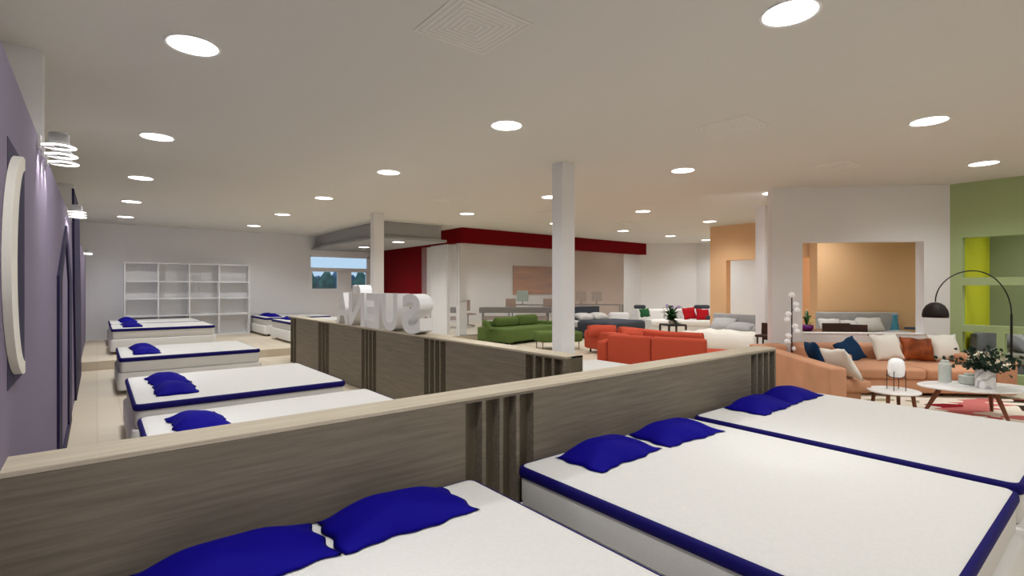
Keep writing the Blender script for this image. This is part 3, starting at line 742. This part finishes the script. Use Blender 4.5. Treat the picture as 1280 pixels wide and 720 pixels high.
box_chair('dining_chair', 'dark brown chair with wide back, right of the purple pot', DG(1.38, .80), DR + PI, 'darkwood', .47, .955, .50, .46, 'dark chairs in the alcove')
box_chair('dining_chair', 'dark brown chair half hidden behind the wide-backed one', DG(2.0, 1.25), DR + PI - .3, 'darkwood', .47, .90, .46, .46, 'dark chairs in the alcove')
t = thing('orchid_pot', 'purple round pot with a leafy orchid on the brown table', 'plant', DG(1.0, .92, .77), DR)
q = MB(); q.lathe([(.05, 0), (.10, .02), (.125, .07), (.115, .12), (.10, .125), (.095, .10)], n=24); q.build('pot', 'purple_pot', t, 'all')
def leafblade(q, p, d, L, w, up=.3):
    d = Vector(d).normalized(); s = d.cross(Vector((0, 0, 1))).normalized(); prev = None
    for k in range(5):
        f = k / 4; c = Vector(p) + d * L * f + Vector((0, 0, up * L * math.sin(f * 2.2))); ww = w * math.sin(PI * min(.95, .15 + f * .85))
        cur = (q.bm.verts.new(c - s * ww), q.bm.verts.new(c + s * ww))
        if prev: q.bm.faces.new((prev[0], prev[1], cur[1], cur[0]))
        prev = cur
q = MB()
for an, L, u in ((.3, .10, 2.0), (1.2, .12, 2.4), (2.6, .08, 2.2), (3.6, .10, 1.8)): leafblade(q, (0, 0, .11), (math.cos(an), math.sin(an), 0), L, .035, u)
q.build('foliage', 'leaf', t)
q = MB()
for an, L, u in ((-.2, .16, .8), (-.7, .14, .5)): leafblade(q, (0.02, 0, .11), (math.cos(an), math.sin(an), 0), L, .04, u)
q.build('side_leaves', 'lime', t)
q = MB(); q.tube([(0, 0, .1), (-.02, 0, .3), (.0, 0, .42)], .004, 5); q.ball((0, 0, .42), .014, 6); q.ball((-.015, .0, .37), .012, 6); q.build('flower_stem', 'petal', t)
t = thing('floor_vase', 'tall teal glass vase standing right of the alcove bed', 'vase', DG(3.92, 3.1, 0))
q = MB(); q.lathe([(.10, 0), (.12, .05), (.12, .45), (.09, .65), (.06, .80), (.045, .96), (.055, 1.0), (.05, 1.0)], n=24); q.build('body', 'teal', t, 'all')
t = thing('side_table', 'slate blue round side table right of the alcove bed', 'table', DG(4.42, 3.1, 0))
q = MB(); q.lathe([(.25, .66), (.26, .67), (.26, .695), (.25, .70)], n=32); q.build('tabletop', 'bluegrey', t, True)
q = MB(); q.lathe([(.18, 0), (.18, .02), (.03, .04), (.025, .66)], n=24); q.build('pedestal', 'bluegrey', t, True)

# bar chair by the pillar
c = CV(5.33, 10.75)
t = box_chair('bar_chair', 'dark brown high chair in front of the pillar by the diagonal wall', (c[0], c[1], 0), math.radians(-39 - 55), 'darkwood', .64, .88, .32, .30)
q = MB(); q.box((-.15, .115, .52), (.15, .145, .76), .01); q.build('back_panel', 'darkwood', t)

# ------------------------------------------------------------------ green room
t = thing('striped_bed', 'grey bed with striped blanket behind the green wall', 'bed', (13.15, .62, 0), 0)
rb(t, 'headboard', 'greymid', (-1.3, 1.20, 0), (.75, 1.30, .83), .03); rb(t, 'frame', 'greymid', (-1.2, -.95, .05), (.3, 1.18, .32), .03)
rb(t, 'mattress', 'greylight', (-1.18, -.93, .30), (.28, 1.16, .52), .07)
rb(t, 'striped_blanket', 'stripes', (-1.23, -.9, .33), (.30, .62, .56), .06)
for k, (x, lb) in enumerate(((12.35, 'grey pillow on the striped bed, left'), (12.98, 'grey pillow on the striped bed, right'))):
    a = MB(); a.cushion(.6, .42, .2, 12, .05, Matrix.Rotation(math.radians(40), 4, 'X'), seed=40 + k)
    tag(a.build('pillow', ['greymid', 'greyfab'][k], None, 'all', loc=(x, 1.42, .66), rotz=0), lb, 'pillow', 'pillows on the striped bed')

# ------------------------------------------------------------------ orange-red sofas
O = CV(1.86, 10.05)
rz = math.atan2(-.94, .34)
t = thing('red_sofa', 'orange-red sofa seen from behind, nearest the partitions', 'sofa', (O[0], O[1], 0), rz)
rb(t, 'backrest', 'terracotta', (0, 0, .06), (.86, .22, .70), .05); rb(t, 'backrest', 'terracotta', (.862, 0, .06), (1.84, .22, .70), .05)
rb(t, 'seat', 'terracotta', (-.02, .20, .10), (2.55, 1.05, .44), .06)
rb(t, 'armrest', 'terracotta', (-.22, .0, .06), (.0, .95, .58), .06); rb(t, 'seat_end', 'terracotta', (1.9, .25, .2), (2.62, .7, .47), .08)
for (x, y) in ((.0, .1), (1.7, .1), (0, .9), (2.3, .9)):
    q = MB(); q.tube([(x, y, 0), (x, y, .12)], .02, 8); q.build('foot', 'black', t)
q = MB(); q.tube([(1.02, .42, .68), (1.03, .42, .68), (1.72, .42, .68), (1.73, .42, .68)], [.08, .105, .105, .08], 20)
roll = q.build('bolster', 'terracotta', None, True, loc=(O[0], O[1], 0), rotz=rz); tag(roll, 'orange-red bolster roll behind the back of the nearest red sofa', 'cushion')
A0 = (9.63, 8.98); rz2 = math.atan2(-1.34, -.32)
t = thing('red_sofa', 'second orange-red sofa, facing away behind the nearest one', 'sofa', (A0[0], A0[1], 0), rz2 )
rb(t, 'arm_block', 'terracotta', (-.02, 0, .10), (1.5, .28, .56), .06); rb(t, 'seat', 'terracotta', (.0, .26, .10), (2.3, 1.1, .42), .06)
rb(t, 'backrest', 'terracotta', (.15, .9, .12), (2.3, 1.15, .62), .07)
for (x, y) in ((.12, .12), (1.3, .12), (.1, 1.0), (2.1, 1.0)):
    q = MB(); q.tube([(x, y, 0), (x, y, .13)], .022, 8); q.build('foot', 'black', t)
for (X, Z, zc, w, lb) in ((2.2, 12.55, .56, .72, 'plump orange-red cushion on the left of the second red sofa'), (2.82, 12.0, .52, .56, 'orange-red cushion behind the seam of the nearest red sofa')):
    a = MB(); a.cushion(w, .34, .26, 12, .02, Matrix.Rotation(math.radians(55), 4, 'X'), seed=int(w * 100))
    p = CV(X, Z, zc); tag(a.build('cushion', 'terracotta', None, 'all', loc=p, rotz=math.radians(-48)), lb, 'cushion', 'cushions on the second red sofa')

# ------------------------------------------------------------------ green sofa and ottoman
c = CV(-.06, 14.35)
t = thing('green_sofa', 'moss green sofa in front of the glass office', 'sofa', (c[0], c[1], 0), math.radians(8))
rb(t, 'arm_block', 'grass', (-.02, 0, .06), (.22, 1.33, .46), .05); rb(t, 'seat', 'grass', (.2, .05, .08), (2.4, 1.08, .46), .05)
rb(t, 'backrest', 'grass', (.2, 1.05, .08), (2.4, 1.32, .62), .05); rb(t, 'armrest', 'grass', (2.36, .1, .08), (2.6, 1.3, .56), .05)
rb(t, 'back_cushion', 'grass', (.35, .80, .44), (1.30, 1.08, .74), .1); rb(t, 'back_cushion', 'grass', (1.28, .80, .44), (2.22, 1.08, .78), .1)
for (x, y) in ((.05, .1), (2.4, .2), (.1, 1.2), (2.4, 1.2)):
    q = MB(); q.tube([(x, y, 0), (x, y, .09)], .02, 8); q.build('foot', 'black', t)
a = MB(); a.cushion(.5, .36, .18, 12, .05, Matrix.Rotation(math.radians(55), 4, 'X'), seed=71)
p = CV(-.72, 14.75, .55); tag(a.build('cushion', 'grass', None, 'all', loc=p, rotz=math.radians(60)), 'small moss green cushion at the left end of the green sofa', 'cushion')
c = CV(1.22, 13.7)
t = thing('green_ottoman', 'moss green ottoman on thin legs half hidden by the nearest pillar', 'ottoman', (c[0], c[1], 0), math.radians(-25))
rb(t, 'cushion_top', 'grass', (-.6, -.35, .20), (.6, .35, .47), .07)
for sx in (-.5, .5):
    for sy in (-.28, .28):
        q = MB(); q.tube([(sx, sy, 0), (sx, sy, .22)], .012, 8); q.build('leg', 'walnut', t)
c = CV(-.42, 16.0)
t = thing('potted_flowers', 'pot of dusty pink flowers behind the green sofa arm', 'plant', (c[0], c[1], 0))
q = MB(); q.lathe([(.12, 0), (.16, .3), (.15, .32)], n=20); q.build('pot', 'cream', t, True)
q = MB(); rn = random.Random(3)
for k in range(16): q.ball((rn.gauss(0, .10), rn.gauss(0, .10), .46 + rn.gauss(0, .05)), .05, 6)
q.build('blossoms', 'pink', t, 'all')
q = MB(); q.ball((0, 0, .38), .13, 8, .7); q.build('foliage', 'green_leaf', t, 'all')

# ------------------------------------------------------------------ beds and white sofa at the back
t = thing('charcoal_bed', 'charcoal bed with pale pillows before the glass office', 'bed', (13.0, 12.35, 0), 0)
rb(t, 'headboard', 'charcoal', (-.95, -.10, 0), (.95, 0, .98), .03); rb(t, 'frame', 'charcoal', (-.9, -2.1, .04), (.9, -.1, .34), .04)
rb(t, 'blanket', 'charcoal', (-.93, -2.12, .20), (.93, -.75, .57), .10); rb(t, 'mattress', 'greylight', (-.88, -.95, .32), (.88, -.12, .54), .06)
for k, (x, lb) in enumerate(((12.75, 'pale pillow on the charcoal bed, left of the pair'), (13.5, 'pale pillow on the charcoal bed, right of the pair'))):
    a = MB(); a.cushion(.74, .40, .22, 12, .05, Matrix.Rotation(math.radians(18), 4, 'X'), seed=80 + k)
    tag(a.build('pillow', 'greylight', None, 'all', loc=(x, 11.9, .66)), lb, 'pillow', 'pillows on the charcoal bed')
t = thing('linen_bed', 'pale bed with a loose white cover before the orange wall', 'bed', (13.3, 6.45, -.13), PI / 2)   # head at +x
# local: x along world y, y along -x (foot at +y)
rb(t, 'headboard', 'greyfab', (-1.05, -.0, .13), (1.05, .10, 1.06), .03); rb(t, 'frame', 'greyfab', (-.95, .1, .15), (.92, 1.82, .40), .04)
q = MB(); n = 24; L = []
for j in range(n + 1):
    row = []
    f = j / n
    for i in range(n + 1):
        u = -1.12 + 2.24 * i / n; au = abs(u); x = u * .98 if au < 1 else math.copysign(.98 + (au - 1) * .35, u); z = .66 if au < .95 else .66 - (au - .95) / .17 * .46
        y = .12 + f * 1.8; z2 = z if f < .93 else z - (f - .93) / .07 * .4
        z2 = max(.15, z2 + .018 * math.sin(9 * u + 5 * f) * math.cos(7 * f + 2 * u) + .01 * math.sin(20 * f + 11 * u)); row.append(q.bm.verts.new((x, y, z2)))
    L.append(row)
for j in range(n):
    for i in range(n): q.bm.faces.new((L[j][i], L[j][i + 1], L[j + 1][i + 1], L[j + 1][i]))
cov = q.build('cover', 'cream', t, 'all'); sd = cov.modifiers.new('s', 'SOLIDIFY'); sd.thickness = .03
for k, (y, x, z, lb) in enumerate(((7.12, 13.05, .64, 'grey pillow leaning on the linen bed headboard, left'), (6.55, 12.92, .60, 'grey pillow lying in the middle of the linen bed head'), (5.9, 12.95, .60, 'grey pillow on the linen bed beside the pillar'))):
    a = MB(); a.cushion(.70, .46, .24, 12, .05, Matrix.Rotation(math.radians([45, 18, 20][k]), 4, 'X'), seed=90 + k)
    tag(a.build('pillow', 'greyfab', None, 'all', loc=(x, y, z), rotz=-PI / 2), lb, 'pillow', 'pillows on the linen bed')
# curved white sofa
c0 = CV(5.7, 18.6)
t = thing('curved_sofa', 'long white leather sofa curving before the far white wall', 'sofa', (c0[0], c0[1], 0), math.radians(-39))
def arcsec(r0, r1, z0, z1, a0, a1, name, bev=.05):
    lo = []; n = 22; h = z1 - z0; w = r1 - r0
    for k in range(n + 1):
        an = a0 + (a1 - a0) * k / n
        sec = rrect(w, h, bev, 4)
        lo.append([((r0 + w / 2 + s[0]) * math.sin(an), (r0 + w / 2 + s[0]) * math.cos(an) - 2.6, z0 + h / 2 + s[1]) for s in sec])
    q = MB(); q.loft(lo); return q.build(name, 'white_leather', t, True)
arcsec(2.0, 3.0, .06, .28, -.45, .75, 'plinth', .03); arcsec(1.95, 2.8, .27, .50, -.45, .75, 'seat', .08)
for k in range(3): arcsec(2.68, 3.05, .30, .86, -.45 + .4 * k, -.45 + .4 * (k + 1) - .01, 'backrest', .10)
t3 = thing('white_chaise', 'white leather chaise section left of the curved sofa', 'sofa', CV(3.95, 18.45), math.radians(-39))
rb(t3, 'seat', 'white_leather', (-.38, -.5, .06), (.38, .5, .50), .08); rb(t3, 'backrest', 'white_leather', (-.38, .3, .3), (.38, .62, .72), .1)
for (X, Z, z, dx_, m_, lb) in ((4.68, 18.75, .93, .42, 'charcoal', 'dark headrest roll at the left of the curved white sofa'), (6.95, 18.75, .93, .55, 'charcoal', 'dark headrest roll at the right of the curved white sofa'), (7.0, 18.0, .58, .45, 'charcoal', 'dark armrest pad at the right of the curved white sofa seat')):
    q = MB(); q.box((-dx_ / 2, -.1, -.07), (dx_ / 2, .1, .07), .06, 3)
    tag(q.build('headrest', m_, None, True, loc=CV(X, Z, z), rotz=math.radians(-39)), lb, 'headrest')
for k, (X, Z, z, m_, roll_, lb) in enumerate(((4.72, 18.2, .74, 'cushion_green', .1, 'dark green cushion at the left of the curved white sofa'), (6.3, 18.2, .72, 'cushion_red', .12, 'red cushion on the curved white sofa, upright one'), (6.72, 18.05, .68, 'cushion_red', -.1, 'red cushion on the curved white sofa, lower right one'))):
    a = MB(); a.cushion([.36, .46, .46][k], [.32, .44, .44][k], .16, 10, .06, Matrix.Rotation(math.radians(68), 4, 'X') @ Matrix.Rotation(roll_, 4, 'Z'), seed=100 + k)
    tag(a.build('cushion', m_, None, 'all', loc=CV(X, Z, z), rotz=math.radians(-39)), lb, 'cushion', 'cushions on the curved white sofa')
t = thing('black_coffee_table', 'small square black table before the curved white sofa', 'table', CV(5.15, 16.4), math.radians(-39 + 12))
q = MB(); q.box((-.31, -.31, .42), (.31, .31, .47), .006, 1); q.build('tabletop', 'black', t)
for sx in (-1, 1):
    for sy in (-1, 1):
        q = MB(); q.box((sx * .29 - .025, sy * .29 - .025, 0), (sx * .29 + .025, sy * .29 + .025, .42)); q.build('leg', 'black', t)
t = thing('table_plant', 'leafy plant with lilac flowers on the small black table', 'plant', CV(5.12, 16.4, .47)); t.scale = (1.6, 1.6, 1.1)
q = MB(); q.lathe([(.05, 0), (.07, .08), (.06, .10)], n=16); q.build('pot', 'cream', t, True)
q = MB(); rn = random.Random(8)
for k in range(90):
    an = rn.uniform(0, 2 * PI); leafblade(q, (0, 0, .10 + rn.uniform(0, .2)), (math.cos(an), math.sin(an), 0), rn.uniform(.10, .24), .045, rn.uniform(-.6, 1.2))
q.build('foliage', 'leaf', t)
q = MB()
for k in range(10): q.ball((rn.gauss(.02, .08), rn.gauss(0, .08), .50 + rn.gauss(0, .03)), .03, 6)
q.build('flowers', 'lilac', t, 'all')

# ------------------------------------------------------------------ inside the glass office
def desk(name, label, loc, rotz, L, D, h=.74, m='desk', grp='desks in the glass office'):
    t = thing(name, label, 'desk', loc, rotz, grp)
    q = MB(); q.box((-L / 2, -D / 2, h - (.19 if name == 'meeting_table' else .035)), (L / 2, D / 2, h), .008, 1); q.build('desktop', m, t)
    for sx in (-1, 1):
        q = MB(); q.box((sx * (L / 2 - .12) - .025, -D / 2 + .05, 0), (sx * (L / 2 - .12) + .025, -D / 2 + .1, h - .03)); q.box((sx * (L / 2 - .12) - .025, D / 2 - .1, 0), (sx * (L / 2 - .12) + .025, D / 2 - .05, h - .035))
        q.box((sx * (L / 2 - .12) - .03, -D / 2 + .05, 0), (sx * (L / 2 - .12) + .03, D / 2 - .05, .03)); q.build('leg_frame', m, t)
    if name == 'meeting_table':
        q = MB(); q.box((-L / 2 + .1, -.03, .28), (L / 2 - .1, .03, .42)); q.build('stretcher', 'desk_pink', t)  # bar standing in for the pink reflection under the table
    return t
R39 = math.radians(-39)
desk('office_desk', 'office desk with two monitors before the peach wall', CV(3.65, 22.2, PZ), R39, 2.4, .7)
desk('office_desk', 'office desk below the copper board', CV(.85, 22.0, PZ), R39, 2.2, .7)
desk('meeting_table', 'long dark taupe table nearest the glass front', CV(.12, 18.75, PZ), R39, 2.6, .8)
desk('meeting_table', 'dark taupe table behind the white glass side panel', CV(-2.35, 18.6, PZ), R39, 1.3, .8)
def monitor(label, loc, rotz, m, w=.46, h=.42):
    t = thing('monitor', label, 'monitor', loc, rotz, 'monitors in the glass office')
    q = MB(); q.box((-w / 2, -.02, .14), (w / 2, .02, .14 + h), .01, 1); q.build('screen', m, t)
    q = MB(); q.box((-.12, -.08, 0), (.12, .08, .012)); q.box((-.02, .0, .01), (.02, .03, .2)); q.build('stand', 'desk', t)
zd = PZ + .74
monitor('left beige monitor before the peach wall', CV(3.0, 22.2, zd), R39, 'monitor'); monitor('right beige monitor before the peach wall', CV(3.68, 22.2, zd), R39 + .1, 'monitor')
monitor('grey-green monitor below the copper board', CV(.45, 21.9, zd), R39, 'monitor_green', .5, .46)
def task_chair(label, loc, rotz, m):
    t = thing('office_chair', label, 'chair', loc, rotz, 'chairs in the glass office')
    q = MB(); q.box((-.24, -.24, .44), (.24, .24, .50), .03); q.build('seat', m, t, True)
    q = MB(); q.box((-.22, .20, .58), (.22, .26, 1.0), .03); q.box((-.03, .22, .44), (.03, .25, .60)); q.build('backrest', m, t, True)
    q = MB(); q.tube([(0, 0, .05), (0, 0, .45)], .025, 8); q.build('column', 'black', t)
    for k in range(5):
        an = 2 * PI * k / 5; q = MB(); q.tube([(0, 0, .08), (.26 * math.cos(an), .26 * math.sin(an), .03)], [.02, .015], 6); q.ball((.26 * math.cos(an), .26 * math.sin(an), .03), .03, 6); q.build('foot', 'black', t)
task_chair('brown office chair left of the grey-green monitor', CV(.02, 21.3, PZ), R39 + .3, 'midwood')
task_chair('brown office chair beside the nearest pillar, at the copper board desk', CV(1.45, 21.2, PZ), R39 - .3, 'midwood')
task_chair('brown office chair right of the long taupe table end', CV(-1.65, 19.2, PZ), R39 + .6, 'midwood')
q = MB(); q.box((14.85, YB - .06, 1.32), (17.4, YB - .01, 2.65), .01, 1); tag(q.build('wall_board', 'board'), 'copper brown board on the back wall of the glass office', 'wall board')

# ------------------------------------------------------------------ outdoors beyond the window
m = MB(); m.box((-120, YB + .4, -.6), (160, 200, -.4)); struct('ground_outside', m, 'lawn', 'ground beyond the window', 'ground')
rn = random.Random(12); lab = ['bluish round-crowned tree beyond the left lower pane, ', 'bluish round-crowned tree beyond the right lower pane, ']
for k in range(8):
    px = 386 + k * 10.8; Z = [60, 67][k % 2] + rn.uniform(-1, 1); c = CV((px - 640) / 640 * Z, Z, -.4); h = 1.62 + rn.uniform(15, 22) / 640 * Z + .4
    t = thing('tree', 'x', 'tree', c, 0, 'trees outside the window')
    t['label'] = ['first', 'second', 'third', 'fourth', 'fifth', 'sixth', 'seventh', 'rightmost'][k] + ' round-crowned tree outside the window, counted from the left'
    q = MB(); q.tube([(0, 0, 0), (0, 0, h * .6)], [.14, .09], 8); q.build('trunk', 'bark', t)
    q = MB()
    bmesh.ops.create_icosphere(q.bm, subdivisions=3, radius=1)
    r = h * .30; ph = rn.uniform(0, 6)
    for v in q.bm.verts:
        f = 1 + .16 * math.sin(5 * v.co.x + ph) * math.cos(6 * v.co.z + ph) + .08 * math.sin(13 * v.co.y + ph)
        v.co = Vector((v.co.x * r * .75 * f, v.co.y * r * .75 * f, h * .55 + v.co.z * h * .45 * f))
    q.build('crown', ['crown', 'crown_blue'][k % 2], t, 'all')

# ------------------------------------------------------------------ world, camera, view
w = bpy.data.worlds.new('world'); SC.world = w; w.use_nodes = True
nt = w.node_tree; bg = nt.nodes['Background']
bg.inputs['Color'].default_value = lin((176, 206, 232)); bg.inputs['Strength'].default_value = 1.0
cam = bpy.data.cameras.new('camera'); cam.sensor_width = 36; cam.lens = 18; cam.clip_start = .05; cam.clip_end = 500
co = bpy.data.objects.new('camera', cam); COL.objects.link(co); co.location = (0, 0, 1.62); co.rotation_euler = (PI / 2, 0, math.radians(-39)); SC.camera = co
SC.view_settings.view_transform = 'Standard'; SC.view_settings.look = 'None'; SC.view_settings.gamma = 1; SC.view_settings.exposure = .26
SC.view_settings.use_curve_mapping = False
